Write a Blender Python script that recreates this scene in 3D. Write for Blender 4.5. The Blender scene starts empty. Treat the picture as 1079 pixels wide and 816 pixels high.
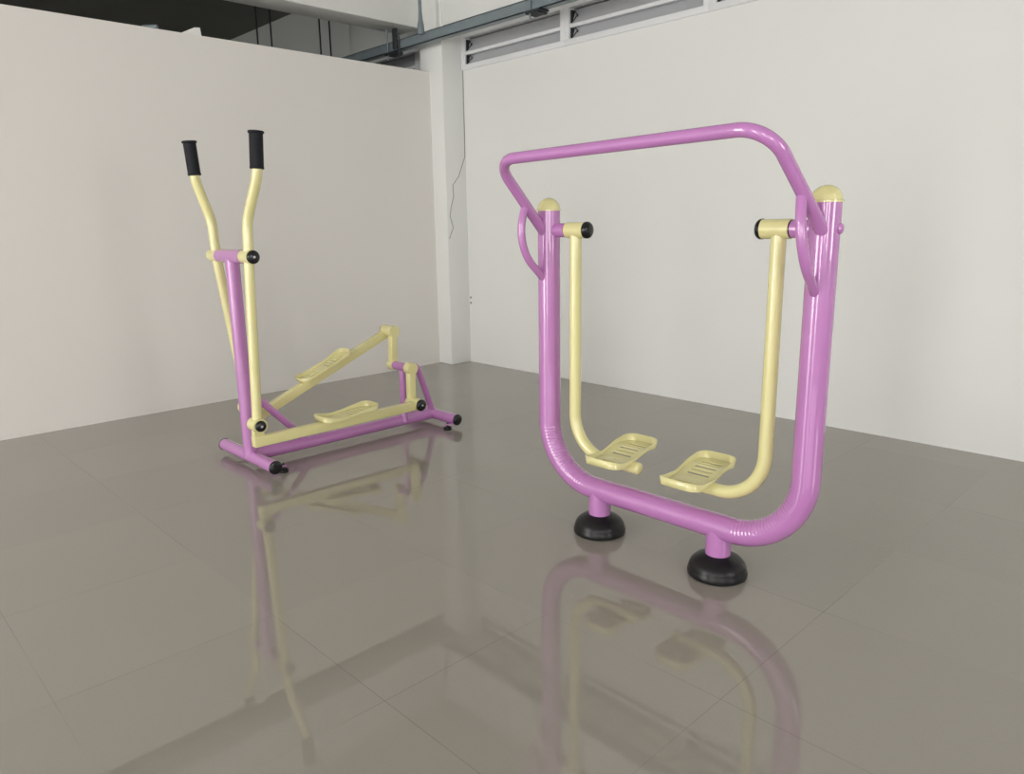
import bpy, bmesh, math
from mathutils import Vector, Matrix

scene = bpy.context.scene
COL = scene.collection
PI = math.pi

# ------------------------------------------------------------------ materials
def new_mat(name):
    m = bpy.data.materials.new(name); m.use_nodes = True
    return m, m.node_tree, m.node_tree.nodes['Principled BSDF']

def mat(name, rgb, rough=.5, metal=0.0, coat=0.0, noise=0.0, nscale=6.0, bump=0.0, bscale=60.0, spec=.5):
    m, nt, b = new_mat(name)
    b.inputs['Base Color'].default_value = (*rgb, 1)
    b.inputs['Roughness'].default_value = rough
    b.inputs['Metallic'].default_value = metal
    b.inputs['Coat Weight'].default_value = coat
    b.inputs['Coat Roughness'].default_value = .04
    b.inputs['Specular IOR Level'].default_value = spec
    tc = nt.nodes.new('ShaderNodeTexCoord')
    if noise:
        n = nt.nodes.new('ShaderNodeTexNoise'); n.inputs['Scale'].default_value = nscale
        n.inputs['Detail'].default_value = 4
        nt.links.new(tc.outputs['Object'], n.inputs['Vector'])
        mx = nt.nodes.new('ShaderNodeMix'); mx.data_type = 'RGBA'
        mx.inputs['A'].default_value = (*[c*(1-noise) for c in rgb], 1)
        mx.inputs['B'].default_value = (*[min(1, c*(1+noise)) for c in rgb], 1)
        nt.links.new(n.outputs['Fac'], mx.inputs['Factor'])
        nt.links.new(mx.outputs['Result'], b.inputs['Base Color'])
    if bump:
        n2 = nt.nodes.new('ShaderNodeTexNoise'); n2.inputs['Scale'].default_value = bscale
        n2.inputs['Detail'].default_value = 5
        nt.links.new(tc.outputs['Object'], n2.inputs['Vector'])
        bp = nt.nodes.new('ShaderNodeBump'); bp.inputs['Strength'].default_value = bump
        bp.inputs['Distance'].default_value = .004
        nt.links.new(n2.outputs['Fac'], bp.inputs['Height'])
        nt.links.new(bp.outputs['Normal'], b.inputs['Normal'])
    return m

LILAC = mat('lilac_powder_coat', (.48, .19, .475), .22, coat=1.0, noise=.03, nscale=9, bump=.012, bscale=60)
CREAM = mat('cream_yellow_powder_coat', (.72, .668, .325), .25, coat=.8, noise=.03, nscale=9, bump=.012, bscale=60)
BLACK = mat('black_plastic', (.008, .008, .010), .18)
RUBBER = mat('black_rubber', (.009, .009, .010), .35, noise=.15, nscale=12, spec=.3)
FOAM = mat('black_foam_grip', (.008, .009, .013), .6, spec=.25, bump=.15, bscale=200)
CHROME = mat('bolt_steel', (.6, .6, .62), .3, metal=1)
PAINT_L = mat('warm_white_wall_paint', (.73, .705, .68), .75, noise=.02, nscale=1.3, bump=.25, bscale=7)
PAINT_R = mat('white_wall_paint', (.75, .757, .74), .7, noise=.025, nscale=1.1, bump=.3, bscale=5)
CEIL = mat('ceiling_paint', (.55, .55, .53), .85, noise=.03)
CONC = mat('raw_concrete_slab', (.155, .155, .14), .9, noise=.15, nscale=2)
GREYWALL = mat('unlit_room_wall', (.60, .62, .60), .85, noise=.05, nscale=1.5)
STEEL = mat('galvanised_steel', (.20, .24, .26), .45, metal=.35, noise=.15, nscale=14)
DARKST = mat('dark_threaded_rod', (.04, .045, .05), .5, metal=.5)
ALU = mat('white_aluminium', (.72, .73, .75), .35, noise=.02)
PANE = mat('frosted_grey_glass', (.40, .41, .43), .35, noise=.04, nscale=4)
CRACK = mat('crack_line', (.26, .25, .23), .9)  # dark grey for the plaster crack and the screw holes

def floor_mat():
    m, nt, b = new_mat('polished_floor_tile'); N = nt.nodes; L = nt.links
    geo = N.new('ShaderNodeNewGeometry'); sep = N.new('ShaderNodeSeparateXYZ')
    L.new(geo.outputs['Position'], sep.inputs[0])
    def line(out, off):
        a = N.new('ShaderNodeMath'); a.operation = 'ADD'; a.inputs[1].default_value = off + 60
        L.new(out, a.inputs[0])
        d = N.new('ShaderNodeMath'); d.operation = 'DIVIDE'; d.inputs[1].default_value = .6; L.new(a.outputs[0], d.inputs[0])
        f = N.new('ShaderNodeMath'); f.operation = 'FRACT'; L.new(d.outputs[0], f.inputs[0])
        s = N.new('ShaderNodeMath'); s.operation = 'SUBTRACT'; s.inputs[1].default_value = .5; L.new(f.outputs[0], s.inputs[0])
        ab = N.new('ShaderNodeMath'); ab.operation = 'ABSOLUTE'; L.new(s.outputs[0], ab.inputs[0])
        g = N.new('ShaderNodeMath'); g.operation = 'GREATER_THAN'; g.inputs[1].default_value = .5 - .0017; L.new(ab.outputs[0], g.inputs[0])
        fl = N.new('ShaderNodeMath'); fl.operation = 'FLOOR'; L.new(d.outputs[0], fl.inputs[0])
        return g.outputs[0], fl.outputs[0]
    gx, ix = line(sep.outputs['X'], .834)
    gy, iy = line(sep.outputs['Y'], -.316)
    mxx = N.new('ShaderNodeMath'); mxx.operation = 'MAXIMUM'; L.new(gx, mxx.inputs[0]); L.new(gy, mxx.inputs[1])
    # grout shows in some stretches and fades in others
    nz = N.new('ShaderNodeTexNoise'); nz.inputs['Scale'].default_value = 1.7; nz.inputs['Detail'].default_value = 2
    L.new(geo.outputs['Position'], nz.inputs['Vector'])
    rmp = N.new('ShaderNodeMapRange'); rmp.inputs['From Min'].default_value = .42; rmp.inputs['From Max'].default_value = .62
    rmp.inputs['To Min'].default_value = .0; rmp.inputs['To Max'].default_value = .45
    L.new(nz.outputs['Fac'], rmp.inputs['Value'])
    gm = N.new('ShaderNodeMath'); gm.operation = 'MULTIPLY'; L.new(mxx.outputs[0], gm.inputs[0]); L.new(rmp.outputs[0], gm.inputs[1])
    cmb = N.new('ShaderNodeCombineXYZ'); L.new(ix, cmb.inputs[0]); L.new(iy, cmb.inputs[1])
    wn = N.new('ShaderNodeTexWhiteNoise'); wn.noise_dimensions = '2D'; L.new(cmb.outputs[0], wn.inputs['Vector'])
    base = N.new('ShaderNodeMix'); base.data_type = 'RGBA'
    base.inputs['A'].default_value = (.315, .293, .257, 1); base.inputs['B'].default_value = (.327, .304, .266, 1)
    L.new(wn.outputs['Value'], base.inputs['Factor'])
    # fine speckle
    sp = N.new('ShaderNodeTexNoise'); sp.inputs['Scale'].default_value = 140; L.new(geo.outputs['Position'], sp.inputs['Vector'])
    spm = N.new('ShaderNodeMix'); spm.data_type = 'RGBA'; spm.blend_type = 'MULTIPLY'; spm.inputs['Factor'].default_value = .12
    L.new(base.outputs['Result'], spm.inputs['A']); L.new(sp.outputs['Color'], spm.inputs['B'])
    fin = N.new('ShaderNodeMix'); fin.data_type = 'RGBA'
    L.new(gm.outputs[0], fin.inputs['Factor']); L.new(spm.outputs['Result'], fin.inputs['A']); fin.inputs['B'].default_value = (.11, .10, .085, 1)
    L.new(fin.outputs['Result'], b.inputs['Base Color'])
    b.inputs['Roughness'].default_value = .0
    b.inputs['IOR'].default_value = 1.62
    return m
FLOOR = floor_mat()

# ------------------------------------------------------------------ mesh helpers
def obj(name, bm, m, parent=None, sharp=35):
    bmesh.ops.remove_doubles(bm, verts=bm.verts, dist=1e-6)
    bmesh.ops.recalc_face_normals(bm, faces=bm.faces)
    me = bpy.data.meshes.new(name); bm.to_mesh(me); bm.free()
    me.polygons.foreach_set('use_smooth', [True]*len(me.polygons))
    me.set_sharp_from_angle(angle=math.radians(sharp))
    me.materials.append(m)
    o = bpy.data.objects.new(name, me); COL.objects.link(o)
    if parent is not None:
        o.parent = parent
        w = Vector((0, 0, 0)); p = parent
        while p is not None:
            w += p.location; p = p.parent
        me.transform(Matrix.Translation(-w))      # parts are written in world metres
    return o

def thing(name, loc, label, cat, group=None):
    o = bpy.data.objects.new(name, None); COL.objects.link(o); o.location = loc
    o.empty_display_size = .1
    o['label'] = label; o['category'] = cat
    if group: o['group'] = group
    return o

def tag(o, label, cat, group=None):
    o['label'] = label; o['category'] = cat
    if group: o['group'] = group
    return o

def struct(name, bm, m, parent=None, label=None, cat=None):
    o = obj(name, bm, m, parent)
    if parent is None:
        o['kind'] = 'structure'
        if label: o['label'] = label; o['category'] = cat
    return o

def B(): return bmesh.new()

def box(bm, x0, x1, y0, y1, z0, z1, bev=0.0):
    r = bmesh.ops.create_cube(bm, size=1)
    bmesh.ops.transform(bm, matrix=Matrix.Translation(((x0+x1)/2, (y0+y1)/2, (z0+z1)/2)) @
                        Matrix.Diagonal((abs(x1-x0), abs(y1-y0), abs(z1-z0), 1)), verts=r['verts'])
    if bev:
        es = list({e for v in r['verts'] for e in v.link_edges})
        bmesh.ops.bevel(bm, geom=es, offset=bev, segments=3, affect='EDGES', profile=.5)
    return bm

def fillet(pts, rad, n=16):
    """polyline with rounded corners; rad one number or one per inner corner"""
    P = [Vector(p) for p in pts]
    if not hasattr(rad, '__len__'): rad = [rad]*(len(P)-2)
    out = [P[0]]
    for i in range(1, len(P)-1):
        a, b, c = P[i-1], P[i], P[i+1]
        u = (a-b).normalized(); v = (c-b).normalized()
        ang = u.angle(v); r = rad[i-1]
        t = r/math.tan(ang/2)
        s = b+u*t; e = b+v*t
        cen = b+(u+v).normalized()*(r/math.sin(ang/2))
        s0 = s-cen; e0 = e-cen; tot = s0.angle(e0); ax = s0.cross(e0).normalized()
        for k in range(n+1):
            out.append(cen + Matrix.Rotation(tot*k/n, 3, ax) @ s0)
    out.append(P[-1])
    return out

def sweep(bm, pts, r, seg=24, cap=True, rfun=None):
    """round tube along pts; rfun(arclength, direction_vector) scales the radius"""
    P = [Vector(p) for p in pts]
    Q = [P[0]]
    for p in P[1:]:
        if (p-Q[-1]).length > 1e-5: Q.append(p)
    P = Q; n = len(P)
    T = []
    for i in range(n):
        if i == 0: t = P[1]-P[0]
        elif i == n-1: t = P[-1]-P[-2]
        else: t = (P[i+1]-P[i]).normalized()+(P[i]-P[i-1]).normalized()
        T.append(t.normalized())
    ref = Vector((0, 0, 1)) if abs(T[0].z) < .9 else Vector((1, 0, 0))
    u = T[0].cross(ref).normalized(); rings = []; s = 0
    for i in range(n):
        if i: s += (P[i]-P[i-1]).length
        u = (u-T[i]*u.dot(T[i])).normalized(); v = T[i].cross(u)
        ring = []
        for k in range(seg):
            a = 2*PI*k/seg; d = u*math.cos(a)+v*math.sin(a)
            rr = r*(rfun(s, d) if rfun else 1)
            ring.append(bm.verts.new(P[i]+d*rr))
        rings.append(ring)
    for i in range(n-1):
        for k in range(seg):
            bm.faces.new((rings[i][k], rings[i][(k+1) % seg], rings[i+1][(k+1) % seg], rings[i+1][k]))
    if cap:
        bm.faces.new(rings[0][::-1]); bm.faces.new(rings[-1])
    return bm

def tube(bm, a, b, r, seg=24, bev=0.0):
    a = Vector(a); b = Vector(b)
    if not bev: return sweep(bm, [a, b], r, seg)
    d = (b-a).normalized()
    return lathe(bm, a, d, [(0, r-bev), (bev*.3, r-bev*.3), (bev, r), ((b-a).length-bev, r), ((b-a).length-bev*.3, r-bev*.3), ((b-a).length, r-bev)], seg)

def lathe(bm, origin, axis, prof, seg=32):
    """prof: list of (distance along axis, radius)"""
    o = Vector(origin); ax = Vector(axis).normalized()
    ref = Vector((0, 0, 1)) if abs(ax.z) < .9 else Vector((1, 0, 0))
    u = ax.cross(ref).normalized(); v = ax.cross(u); rings = []
    for h, r in prof:
        if r < 1e-5: rings.append([bm.verts.new(o+ax*h)]*1)
        else: rings.append([bm.verts.new(o+ax*h+(u*math.cos(2*PI*k/seg)+v*math.sin(2*PI*k/seg))*r) for k in range(seg)])
    for i in range(len(rings)-1):
        A, C = rings[i], rings[i+1]
        for k in range(seg):
            j = (k+1) % seg
            if len(A) == 1 and len(C) == 1: break
            if len(A) == 1: bm.faces.new((A[0], C[k], C[j]))
            elif len(C) == 1: bm.faces.new((A[k], A[j], C[0]))
            else: bm.faces.new((A[k], A[j], C[j], C[k]))
    if len(rings[0]) > 1: bm.faces.new(rings[0][::-1])
    if len(rings[-1]) > 1: bm.faces.new(rings[-1])
    return bm

def dome_cap(bm, origin, axis, r, h):
    """shallow round plug: short straight rim then a dome"""
    prof = [(0, r*.9), (.0, r), (h*.25, r*1.0)]
    for k in range(1, 9):
        a = k/8*PI/2
        prof.append((h*.25+h*.75*math.sin(a), r*math.cos(a) if k < 8 else 0))
    return lathe(bm, origin, axis, prof)

def tray(name, parent, m, place, length, width, rim, profile, slots, th=.004):
    """foot tray: curved slotted base with an upright rim. place(u,v,w)->world; u along, v across, w up."""
    bm = B()
    rc = width*.28
    us = []
    n = 56
    for i in range(n+1): us.append(length*i/n)
    hv = [-1, -.82, -.62, -.58, -.3, 0, .3, .58, .62, .82, 1]
    def halfw(u):
        d = min(u, length-u)
        if d < rc: return width/2-(rc-math.sqrt(max(0, rc*rc-(rc-d)**2)))
        return width/2
    G = [[bm.verts.new(place(u, halfw(u)*v, profile(u/length))) for v in hv] for u in us]
    for i in range(n):
        mid = (us[i]+us[i+1])/2/length
        inslot = any(abs(mid-s) < .011 for s in slots)
        for j in range(len(hv)-1):
            if inslot and abs((hv[j]+hv[j+1])/2) < .6: continue
            bm.faces.new((G[i][j], G[i+1][j], G[i+1][j+1], G[i][j+1]))
    # rim, following the outline all the way round
    loop = [(us[i], halfw(us[i])) for i in range(n+1)] + [(us[i], -halfw(us[i])) for i in range(n, -1, -1)]
    lo = [bm.verts.new(place(u, v, profile(u/length))) for u, v in loop]
    hi = [bm.verts.new(place(length/2+(u-length/2)*1.02, v*1.04, profile(u/length)+rim*(1-.6*max(0.0, math.sin(PI*u/length))**1.5))) for u, v in loop]
    for k in range(len(loop)):
        j = (k+1) % len(loop)
        if (lo[k].co-lo[j].co).length < 1e-6: continue
        bm.faces.new((lo[k], lo[j], hi[j], hi[k]))
    o = obj(name, bm, m, parent, 50)
    s = o.modifiers.new('sheet', 'SOLIDIFY'); s.thickness = th; s.offset = 0
    return o

# ------------------------------------------------------------------ room
RX, LX = 4.19, -5.02          # right wall plane y, partition plane x
PT = 2.375                    # top of partition
CZ = 3.33                     # slab height
BACK, EAST = -4.6, 4.2

bm = B(); box(bm, -10.2, EAST+.2, BACK-.2, RX+.15, -.12, 0)
struct('floor', bm, FLOOR)
# partition on the left (stops short of the slab)
bm = B(); box(bm, LX-.11, LX, BACK, 3.985, 0, PT)
struct('wall_left', bm, PAINT_L)
# right wall, with the row of windows cut out
W0, W1 = 2.385, 2.645
wins = [(-4.86, -3.75), (-3.75, -2.6), (-2.6, -1.45), (-1.45, -.3), (-.3, .85)]
wx0, wx1 = wins[0][0], wins[-1][1]
bm = B()
box(bm, LX-.12, EAST, RX, RX+.14, 0, W0)
box(bm, LX-.12, EAST, RX, RX+.14, W1, CZ)
box(bm, LX-.12, wx0, RX, RX+.14, W0, W1)
box(bm, wx1, EAST, RX, RX+.14, W0, W1)
wall_right = struct('wall_right', bm, PAINT_R)
# wall of the neighbouring unlit room, its own windows
bm = B()
box(bm, -10.2, LX-.12, RX, RX+.14, 0, W0); box(bm, -10.2, LX-.12, RX, RX+.14, W1, CZ)
box(bm, -5.33, LX-.12, RX, RX+.14, W0, W1); box(bm, -10.2, -8.2, RX, RX+.14, W0, W1)
struct('wall_far_left', bm, GREYWALL)
bm = B(); box(bm, -10.3, -10.2, BACK, RX, 0, CZ)
struct('wall_far_side', bm, GREYWALL)
# corner column and beam
bm = B(); box(bm, -5.135, -4.855, 3.974, RX+.01, 0, CZ, .006)
column = struct('trim_1', bm, PAINT_R)
bm = B(); box(bm, -5.385, -5.112, BACK, 3.98, 2.716, CZ, .006)
struct('trim_2', bm, PAINT_R)
bm = B(); box(bm, -4.86, EAST, 3.992, RX+.01, 2.665, CZ, .004)
struct('trim_5', bm, PAINT_R)
# deep slab beam in the unlit room
bm = B(); box(bm, -10.1, -9.75, BACK, RX, 3.0, CZ)
struct('trim_3', bm, CONC)
# ceilings
bm = B(); box(bm, -5.385, EAST+.2, BACK-.2, RX+.14, CZ, CZ+.15)
struct('ceiling', bm, CEIL)
bm = B(); box(bm, -10.3, -5.385, BACK-.2, RX+.14, CZ, CZ+.15)
struct('ceiling_far_left', bm, CONC)
# back and end walls behind the camera; unseen openings added and sized for the daylight
def holed(bm, horizontal, lo, hi, fixed0, fixed1, top, holes):
    """wall from lo to hi with rectangular holes (a, b, z0, z1)"""
    def put(a, b, z0, z1):
        if b-a < 1e-4 or z1-z0 < 1e-4: return
        if horizontal: box(bm, a, b, fixed0, fixed1, z0, z1)
        else: box(bm, fixed0, fixed1, a, b, z0, z1)
    c = lo
    for a, b, z0, z1 in sorted(holes):
        put(c, a, 0, top); put(a, b, 0, z0); put(a, b, z1, top); c = b
    put(c, hi, 0, top)
bm = B()
holed(bm, True, -10.3, EAST+.15, BACK-.15, BACK, CZ, [(-8.6, -7.0, 1.6, 2.9), (-4.3, -2.4, 0, 2.9), (-.15, .75, .0, 2.9), (2.5, 3.7, .9, 2.9)])  # leftmost opening is added to brighten the neighbouring room
struct('wall_back', bm, PAINT_R)
bm = B()
holed(bm, False, BACK-.0, RX+.14, EAST, EAST+.15, CZ, [(-3.2, -1.9, .8, 2.5), (1.0, 2.2, .8, 2.5)])
struct('wall_east', bm, PAINT_R)

# small awning windows high in the right wall
def window(idx, x0, x1, ym=RX, fl=.045, fr=.04):
    bm = B()
    box(bm, x0, x0+fl, ym-.012, ym+.06, W0, W1, .003); box(bm, x1-fr, x1, ym-.012, ym+.06, W0, W1, .003)
    box(bm, x0, x1, ym-.014, ym+.06, W0, W0+.04, .003); box(bm, x0, x1, ym-.014, ym+.06, W1-.018, W1, .003)
    f = struct('window_%d' % idx, bm, ALU)
    f['label'] = 'white aluminium high window frame'; 
    del f['label']
    ia, ib = x0+fl, x1-fr
    for k in range(2):
        z0 = W0+.04+k*.1; z1 = z0+.096
        # sash rail at the foot of the upper light, pane tipped inward at the top
        bm = B()
        q = [(ia+.012, ym+.012, z0+.002), (ib-.006, ym+.012, z0+.002), (ib-.006, ym+.045, z1-.002), (ia+.012, ym+.045, z1-.002)]
        a = [bm.verts.new(c) for c in q]; c2 = [bm.verts.new((c[0], c[1]+.006, c[2])) for c in q]
        bm.faces.new(a); bm.faces.new(c2[::-1])
        for i in range(4): bm.faces.new((a[i], a[(i+1) % 4], c2[(i+1) % 4], c2[i]))
        obj('pane', bm, PANE, f)
        bm = B()
        tube(bm, (ia+.02, ym+.004, z0+.01), (ia+.055, ym+.022, z0+.055), .0035, 8)
        tube(bm, (ia+.03, ym+.014, z0+.08), (ia+.055, ym+.020, z0+.04), .0035, 8)
        box(bm, ia+.001, ia+.012, ym+.004, ym+.04, z0+.006, z1-.01)  # dark strip standing in for the shade in the gap beside the pane
        obj('stay_arm_and_gap_shade', bm, DARKST, f)
    bm = B(); box(bm, ia-.002, ib+.002, ym-.004, ym+.03, W0+.113, W0+.137, .003)
    obj('sash_rail', bm, ALU, f)
    return f
for i, (a, b) in enumerate(wins): window(i+1, a, b)
window(6, -6.75, -5.33, RX, .05, .14)
window(7, -8.2, -6.75, RX, .05, .05)
# unseen board added behind the windows to keep the bright sky out
bm = B(); box(bm, -8.3, 1.0, RX+.12, RX+.15, W0-.05, W1+.05)
struct('trim_4', bm, CONC)

# crack down the column and wall edge (a mark in the plaster)
cp = [(4.187, 2.484), (4.187, 2.30), (4.184, 2.12), (4.186, 1.95), (4.183, 1.72), (4.11, 1.56), (4.045, 1.49), (4.05, 1.40),
      (4.02, 1.317), (4.005, 1.24), (4.035, 1.15), (3.99, 1.06)]
bm = B(); sweep(bm, [(-4.8553, y, z) for y, z in cp[:4]] + [(-4.8553, y, z) for y, z in cp[4:]], .0035, 6)
obj('wall_crack', bm, CRACK, column)
bm = B(); tube(bm, (-4.835, RX-.001, .56), (-4.835, RX+.01, .56), .011, 12); tube(bm, (-4.835, RX-.001, .515), (-4.835, RX+.01, .515), .011, 12)
obj('screw_hole', bm, CRACK, wall_right)

# ------------------------------------------------------------------ overhead steel channel
CY0, CY1, CZ0, CZ1 = 3.80, 3.865, 2.543, 2.618
ch = thing('steel_channel', (-3.0, 3.83, CZ1), 'long grey steel channel hung in front of the small high windows', 'steel channel')
bm = B(); t = .006
box(bm, -9.6, EAST, CY0, CY0+t, CZ0, CZ1); box(bm, -9.6, EAST, CY0, CY1, CZ1-t, CZ1); box(bm, -9.6, EAST, CY0, CY1, CZ0, CZ0+t)
obj('channel_rail', bm, STEEL, ch)
for x in (-9.2, -5.31, -3.70, -1.6):
    bm = B(); tube(bm, (x, CY0-.012, CZ0-.06), (x, CY0-.012, CZ), .0065, 10)
    obj('hanger_rod', bm, STEEL, ch)
    bm = B(); box(bm, x-.04, x+.09, CY0-.02, CY1+.01, CZ0-.014, CZ0-.001, .002)
    for k in range(8):
        box(bm, x-.032+k*.014, x-.024+k*.014, CY0-.022, CY1+.012, CZ0-.024, CZ0-.013)
    obj('strut_clamp', bm, DARKST, ch)
# flattened tube strut near the beam
bm = B()
lathe(bm, (-4.86, CY0-.018, 2.60), (0, 0, 1), [(0, .026), (.06, .026), (.10, .018), (.16, .013), (CZ-2.60, .012)], 16)
obj('tube_strut', bm, STEEL, ch)
bm = B(); box(bm, -5.235, -5.185, CY0-.02, CY0+.0, 2.555, 2.705, .003)
tube(bm, (-5.155, CY0-.012, 2.50), (-5.155, CY0-.012, 2.66), .006, 10)
obj('bracket_plate', bm, DARKST, ch)

# thin rods hanging in the unlit room, two pairs
rod_lab = ['dark thin hanging rod, leftmost of four above the partition', 'dark thin hanging rod, second from the left of four above the partition',
           'dark thin hanging rod, third from the left of four above the partition', 'dark thin hanging rod, rightmost of four above the partition']
for (x, y), lab in zip([(-6.5, 3.27), (-6.5, 3.40), (-6.5, 3.885), (-6.5, 3.99)], rod_lab):
    bm = B(); tube(bm, (x, y, 2.3), (x, y, CZ), .008, 8)
    tube(bm, (x, y, CZ-.03), (x, y, CZ), .02, 8)
    tag(obj('hanging_rod', bm, DARKST), lab, 'rod', 'hanging rods over the partition')

# white block left on top of the partition
bm = B()
vs = [(-5.125, 2.02, PT), (-5.03, 2.02, PT), (-5.03, 2.15, PT), (-5.125, 2.15, PT), (-5.125, 2.11, PT+.046), (-5.03, 2.11, PT+.046), (-5.03, 2.145, PT+.05), (-5.125, 2.145, PT+.05)]
v = [bm.verts.new(c) for c in vs]
for f in [(0, 3, 2, 1), (0, 1, 5, 4), (4, 5, 6, 7), (2, 3, 7, 6), (1, 2, 6, 5), (0, 4, 7, 3)]: bm.faces.new([v[i] for i in f])
tag(obj('plaster_block', bm, PAINT_R), 'small white wedge-shaped block lying on top of the left partition', 'block')

# small bluish metal pipe end lying on the partition, further left
bm = B(); tube(bm, (-5.10, 1.82, PT+.014), (-5.03, 1.88, PT+.014), .014, 20)
tag(obj('pipe_offcut', bm, STEEL), 'short grey metal pipe offcut lying on the left partition beside the white block', 'pipe')

# ------------------------------------------------------------------ air walker
YW = 2.115
XL, XR = -1.976, -.918
ZB = .172
R = .043
walker = thing('air_walker', ((XL+XR)/2, YW, 0), 'lilac and yellow air walker with U-shaped frame, top grab bar and two swinging foot plates', 'exercise machine')
RB = .235
path = fillet([(XL, YW, 1.222), (XL, YW, ZB), (XR, YW, ZB), (XR, YW, 1.222)], RB, 216)
Ls = 1.222-ZB-RB; arc = PI/2*RB; Lb = (XR-XL)-2*RB
def wrinkle(s, d):
    for c0, inn in ((Ls, Vector((1, 0, 1))), (Ls+arc+Lb, Vector((-1, 0, 1)))):
        q = (s-c0)/arc
        if 0 < q < 1:
            th = q*PI/2
            if c0 == Ls: iv = Vector((math.cos(th), 0, math.sin(th)))
            else: iv = Vector((-math.sin(th), 0, math.cos(th)))
            side = max(0.0, d.dot(iv)*1.1+.02)
            return 1+.017*min(1, side*1.3)*math.sin(2*PI*q*27)*min(1, q*8, (1-q)*8)
    return 1
bm = B(); sweep(bm, path, R, 40, True, wrinkle)
frame = obj('u_frame', bm, LILAC, walker, 60)
for x in (XL, XR):
    bm = B()
    lathe(bm, (x, YW, 1.222), (0, 0, 1), [(0, R+.003), (.006, R+.003), (.008, R)] + [(.008+.040*math.sin(k/8*PI/2), R*math.cos(k/8*PI/2) if k < 8 else 0) for k in range(1, 9)])
    obj('post_cap', bm, CREAM, walker)
for x in (-1.715, -1.201):
    bm = B(); tube(bm, (x, YW, .06), (x, YW, ZB), .0425, 32)
    obj('stem', bm, LILAC, walker)
    bm = B()
    prof = [(0, .094), (.004, .099), (.012, .1), (.02, .099), (.026, .096)]
    for k in range(1, 11):
        a = k/10*math.radians(66)
        prof.append((.026+.056*math.sin(a), .096*math.cos(a)))
    prof += [(.078, .036)]
    lathe(bm, (x, YW, 0), (0, 0, 1), prof, 48)
    obj('rubber_foot', bm, RUBBER, walker)
# grab bar: leans toward the front, wide bends
GY, GZ = 1.845, 1.394
bm = B()
sweep(bm, fillet([(XL-.0, YW-.01, 1.125), (XL-.0, GY, GZ), (XR-.042, GY, GZ+.015), (XR+.01, YW-.01, 1.125)], [.09, .105], 24), .0195, 28)
obj('grab_bar', bm, LILAC, walker)
for x in (XL, XR):
    bm = B()
    q = -.014 if x == XR else 0
    hp = fillet([(x+q, 1.99, 1.243), (x-q*.9, 1.935, 1.10), (x, 2.09, .965)], .17, 18)
    sweep(bm, hp, .0145, 16)
    obj('side_hoop', bm, LILAC, walker)
# pivots and swinging legs
ZP = 1.15
def swing(side):
    s = 1 if side == 'l' else -1
    px = XL if side == 'l' else XR
    bm = B(); tube(bm, (px, YW, ZP), (px+s*.092, YW, ZP), .0265, 28)
    obj('pivot_stub', bm, LILAC, walker)
    bm = B(); tube(bm, (px+s*.092, YW, ZP), (px+s*.096, YW, ZP), .0265, 28)
    obj('washer', bm, BLACK, walker)
    xl = px+s*.134
    tip = px+s*.44
    bm = B()
    sweep(bm, fillet([(xl, YW, ZP), (xl, YW, .298), (tip, YW, .298)], .155, 28), .0225, 28)
    lathe(bm, (tip-s*.002, YW, .298), (s, 0, 0), [(0, .0225), (.004, .0222), (.010, .018), (.013, .010), (.014, 0)], 28)
    leg = obj('swing_leg', bm, CREAM, walker)
    bm = B(); tube(bm, (px+s*.096, YW, ZP), (px+s*.185, YW, ZP), .029, 32)
    obj('pivot_sleeve', bm, CREAM, leg)
    bm = B(); dome_cap(bm, (px+s*.185, YW, ZP), (s, 0, 0), .0305, .022)
    obj('pivot_cap', bm, BLACK, leg)
    cx = px+s*.345 if side == 'l' else px+s*.385
    y0 = 1.995
    def prof(q):
        # low front, S-shaped rise, high back
        t = max(0, min(1, (q-.33)/.42)); t = t*t*(3-2*t)
        return .0 + .025*t - .006*math.sin(min(1, q/.33)*PI)
    tray('foot_plate', leg, CREAM, lambda u, v, w: Vector((cx+v, y0+u, .316+w)), .285, .145, .028, prof, (.12, .26, .5, .58, .66, .74, .82))
    bm = B(); tube(bm, (cx, YW, .298), (cx, YW, .320), .018, 16)
    obj('plate_mount', bm, CREAM, leg)
    # bolt head on the outer side of the post
    bm = B(); lathe(bm, (px-s*(R-.004), YW, ZP), (-s, 0, 0), [(0, .016), (.008, .015), (.013, .009), (.015, 0)], 16)
    obj('bolt_cap', bm, LILAC, walker)
swing('l'); swing('r')

# ------------------------------------------------------------------ elliptical trainer
XC, YF, YR = -3.495, 1.535, 2.70
ell = thing('elliptical_trainer', (XC, 2.1, 0), 'lilac and yellow elliptical trainer with two tall black-gripped handles near the left wall', 'exercise machine')
bm = B(); tube(bm, (-3.80, YF, .052), (-3.235, YF, .052), .0315, 28)
obj('front_crossbar', bm, LILAC, ell)
bm = B(); tube(bm, (-3.74, YR, .052), (-3.27, YR, .052), .0315, 28)
obj('rear_crossbar', bm, LILAC, ell)
for (x, s, y) in ((-3.235, 1, YF), (-3.80, -1, YF), (-3.27, 1, YR), (-3.74, -1, YR)):
    bm = B(); dome_cap(bm, (x, y, .052), (s, 0, 0), .0335, .012)
    obj('end_cap', bm, BLACK, ell)
for x in (-3.29, -3.70):
    for y, s in ((YF, 1), (YR, -1)):
        dy = .068 if s == 1 else .058
        bm = B(); lathe(bm, (x, y+s*dy, 0), (0, 0, 1), [(0, .023), (.014, .023), (.020, .016), (.021, 0)], 20)
        ft = obj('levelling_foot', bm, RUBBER, ell)
        bm = B(); tube(bm, (x, y+s*dy, .017), (x, y+s*dy, .046), .006, 10); obj('foot_bolt', bm, DARKST, ft)
        bm = B(); box(bm, x-.016, x+.016, min(y, y+s*(dy+.012)), max(y, y+s*(dy+.012)), .030, .036, .002)
        obj('foot_bracket', bm, LILAC, ell)
bm = B(); tube(bm, (XC, YF, .056), (XC, YR, .056), .032, 28)
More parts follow.
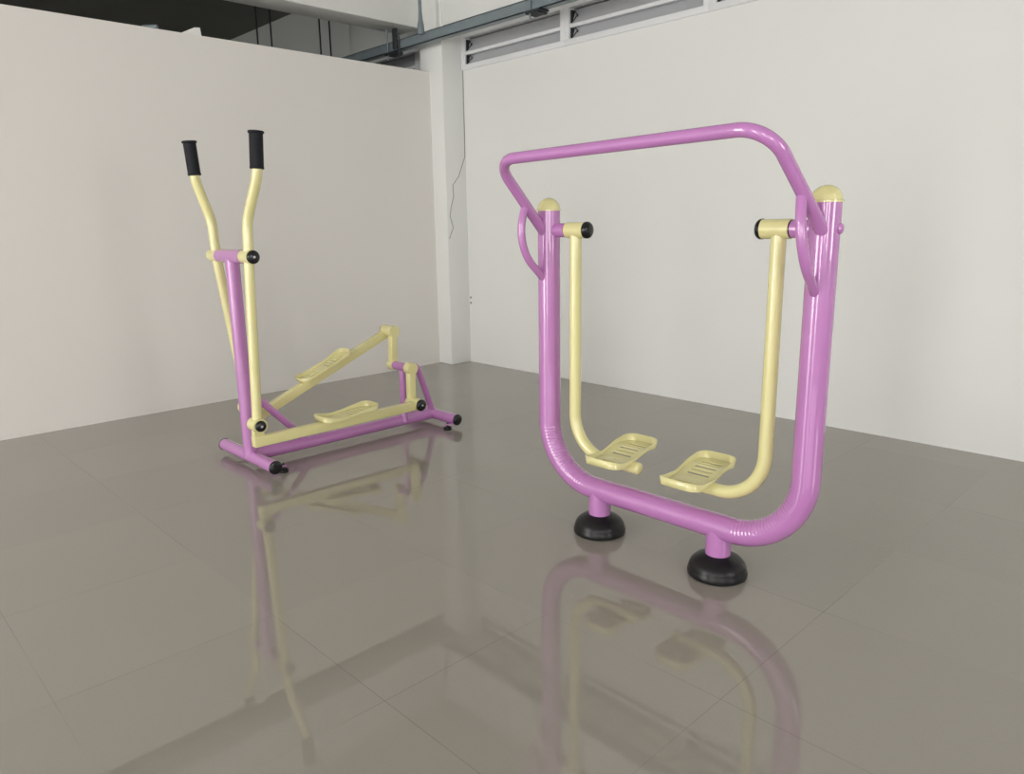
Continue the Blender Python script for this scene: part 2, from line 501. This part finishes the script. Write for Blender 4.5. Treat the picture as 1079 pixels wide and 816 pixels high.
obj('main_beam', bm, LILAC, ell)
bm = B(); tube(bm, (XC, YF, .05), (XC, YF, 1.045), .0335, 28)
obj('upright_post', bm, LILAC, ell)
bm = B(); tube(bm, (XC, YF, .41), (XC, 1.865, .05), .0185, 20)
obj('front_brace', bm, LILAC, ell)
bm = B(); tube(bm, (-3.625, YF, 1.047), (-3.365, YF, 1.047), .0335, 28)
obj('handle_axle', bm, LILAC, ell)
YA, ZA = 2.46, .382
bm = B(); tube(bm, (-3.54, YA, ZA), (-3.40, YA, ZA), .025, 24)
obj('crank_axle', bm, LILAC, ell)
bm = B(); tube(bm, (-3.475, YA+.01, ZA), (-3.475, YA+.01, .05), .0185, 20)
obj('rear_post', bm, LILAC, ell)
bm = B(); sweep(bm, fillet([(-3.475, YA, ZA), (-3.475, 2.575, ZA-.008), (XC, YR, .05)], .06, 12), .0185, 20)
obj('rear_brace', bm, LILAC, ell)

def handle(side):
    s = 1 if side == 'r' else -1
    xa = XC+s*.178
    yb = 1.503 if s == 1 else 1.625
    yt = 1.545 if s == 1 else 1.53
    xt = xa+s*.095
    bm = B()
    pts = fillet([(xa, yb, .255), (xa, YF, 1.047), (xa+s*.0, yt, 1.21), (xt-s*.0, yt+s*.02, 1.40), (xt+s*.002, yt+s*.03, 1.588)], [.5, .16, .16], 14)
    sweep(bm, pts, .0235, 24)
    arm = obj('handle_arm', bm, CREAM, ell)
    bm = B()
    a = Vector((xt+s*.0, yt+s*.0215, 1.43)); b = Vector((xt+s*.002, yt+s*.0305, 1.591)); d = (b-a)
    L = d.length
    lathe(bm, a, d, [(0, .0285), (.002, .0315), (.008, .0315), (.010, .030), (L-.012, .030), (L-.009, .035), (L-.002, .035), (L, .032)], 24)
    obj('grip', bm, FOAM, arm)
    bm = B(); tube(bm, (XC+s*.131, YF, 1.047), (XC+s*.222, YF, 1.047), .032, 28)
    obj('top_sleeve', bm, CREAM, arm)
    bm = B(); dome_cap(bm, (XC+s*.222, YF, 1.047), (s, 0, 0), .031, .016); obj('pivot_cap', bm, BLACK if s == 1 else CREAM, arm)
    bm = B(); tube(bm, (xa-s*.038, yb, .255), (xa+s*(.034 if s == 1 else .055), yb, .255), .035, 28)
    obj('lower_sleeve', bm, CREAM, arm)
    bm = B(); dome_cap(bm, (xa+s*(.034 if s == 1 else .055), yb, .255), (s, 0, 0), .027, .014); obj('lower_pivot_cap', bm, BLACK if s == 1 else CREAM, arm)
    if s == 1:
        for o, z in (((xa+.034+.016), .255), ((XC+.222+.016), 1.047)):
            bm = B(); lathe(bm, (o-.002, yb if z < 1 else YF, z), (1, 0, 0), [(0, .007), (.003, .006), (.004, 0)], 12)
            obj('bolt_head', bm, CHROME, arm)
    return xa, yb
handle('l'); handle('r')

def pedal_side(side):
    s = 1 if side == 'r' else -1
    xa = XC+s*.176
    xk = -3.378 if s == 1 else -3.552          # crank plane
    if s == 1: f = Vector((xa, 1.475, .174)); e = Vector((xa, 2.455, .180)); kz = .182
    else: f = Vector((xa, 1.595, .172)); e = Vector((-3.612, 2.472, .566)); kz = .577
    d = (e-f).normalized(); up = Vector((1, 0, 0)).cross(d)
    xe = xa+s*.03 if s == 1 else -3.634       # outer end of the crank sleeve
    if up.z < 0: up = -up
    def at(u, v, w): return f + d*u + Vector((1, 0, 0))*v + up*w
    Lb = (e-f).length
    # square-section bar
    bm = B(); box(bm, 0, Lb-(.03 if s == 1 else .004), -.019, .019, -.025, .025, .003)
    for v in bm.verts: v.co = at(v.co.x, v.co.y, v.co.z)
    bar = obj('pedal_bar', bm, CREAM, ell)
    # clevis lug under the handle pivot
    hy = 1.503 if s == 1 else 1.625
    bm = B(); box(bm, xa-.017, xa+.017, hy-.026, hy+.026, .165 if s == 1 else .175, .26, .003)
    obj('pivot_lug', bm, CREAM, bar)
    # sleeve at the crank end
    bm = B(); tube(bm, (xk-s*.02, e.y, kz), (xe, e.y, kz), .034, 28)
    obj('crank_sleeve', bm, CREAM, bar)
    bm = B(); dome_cap(bm, (xe, e.y, kz), (s, 0, 0), .0335, .016)
    obj('crank_cap', bm, BLACK, bar)
    if s == 1:
        bm = B(); lathe(bm, (xa+.030+.014, e.y, kz), (1, 0, 0), [(0, .007), (.003, .006), (.004, 0)], 12)
        obj('bolt_head', bm, CHROME, bar)
    # crank arm
    bm = B(); box(bm, xk-.019, xk+.019, YA-.021, YA+.021, min(ZA, kz), max(ZA, kz), .003)
    for v in bm.verts:
        q = (v.co.z-ZA)/(kz-ZA); v.co.y += (e.y-YA)*q
    tube(bm, (xk-.024, YA, ZA), (xk+.024, YA, ZA), .0335 if s == 1 else .029, 28)
    obj('crank_arm', bm, CREAM, ell)
    # curved foot tray
    def prof(q):
        t = max(0, min(1, (q-.30)/.45)); t = t*t*(3-2*t)
        return .004+(.010 if s == 1 else -.006)*t-.006*math.sin(min(1, q/.45)*PI)
    if s == -1:
        for uu in (.44, .60):
            bm = B(); box(bm, 0, .03, -.015, .015, .02, .037, .002)
            for v in bm.verts: v.co = at(uu+v.co.x, v.co.y, v.co.z)
            obj('plate_mount', bm, CREAM, bar)
    u0 = .355 if s == 1 else .368
    tray('foot_plate', bar, CREAM, lambda u, v, w: at(u0+u, v, (.028 if s == 1 else .030)+w), .33 if s == 1 else .32, .135 if s == 1 else .118, .03 if s == 1 else .026, prof, (.55, .63, .71, .79))
pedal_side('l'); pedal_side('r')

# ------------------------------------------------------------------ light: overcast day through the added openings
w = bpy.data.worlds.new('overcast_sky'); scene.world = w; w.use_nodes = True
bg = w.node_tree.nodes['Background']
bg.inputs['Color'].default_value = (1.0, .985, .96, 1); bg.inputs['Strength'].default_value = 10.9

# non-emitting portals in the added openings guide the daylight sampling
def portal(name, loc, rot, sx, sy):
    l = bpy.data.lights.new(name, 'AREA'); l.shape = 'RECTANGLE'; l.size = sx; l.size_y = sy
    l.cycles.is_portal = True
    o = bpy.data.objects.new(name, l); COL.objects.link(o); o.location = loc; o.rotation_euler = rot
for a, b, z0, z1 in [(-8.6, -7.0, 1.6, 2.9), (-4.3, -2.4, 0, 2.9), (-.15, .75, .0, 2.9), (2.5, 3.7, .9, 2.9)]:
    portal('opening_portal', ((a+b)/2, BACK-.02, (z0+z1)/2), (PI/2, 0, 0), b-a, z1-z0)
for a, b, z0, z1 in [(-3.2, -1.9, .8, 2.5), (1.0, 2.2, .8, 2.5)]:
    portal('opening_portal', (EAST+.02, (a+b)/2, (z0+z1)/2), (PI/2, 0, PI/2), b-a, z1-z0)

# ------------------------------------------------------------------ camera
F, YAW, PITCH, ROLL = 781.8755, 2.37434115, .21773338, -.01636275
cam = bpy.data.cameras.new('camera'); co = bpy.data.objects.new('camera', cam); COL.objects.link(co)
cam.sensor_fit = 'HORIZONTAL'; cam.sensor_width = 36; cam.lens = F/1079*36
cy, sy = math.cos(YAW), math.sin(YAW)
fwd = Vector((cy*math.cos(PITCH), sy*math.cos(PITCH), -math.sin(PITCH)))
rt = Vector((sy, -cy, 0)); upv = rt.cross(fwd)
r_ = rt*math.cos(ROLL)+upv*math.sin(ROLL); u_ = -rt*math.sin(ROLL)+upv*math.cos(ROLL)
M = Matrix.Identity(4)
for i in range(3):
    M[i][0] = r_[i]; M[i][1] = u_[i]; M[i][2] = -fwd[i]
M[0][3], M[1][3], M[2][3] = 0, 0, 1.18
co.matrix_world = M
scene.camera = co
scene.view_settings.view_transform = 'Standard'
scene.view_settings.look = 'None'
scene.view_settings.exposure = 0.0
scene.view_settings.gamma = 1.0
scene.view_settings.use_curve_mapping = False
scene.cycles.max_bounces = 12
scene.cycles.diffuse_bounces = 8
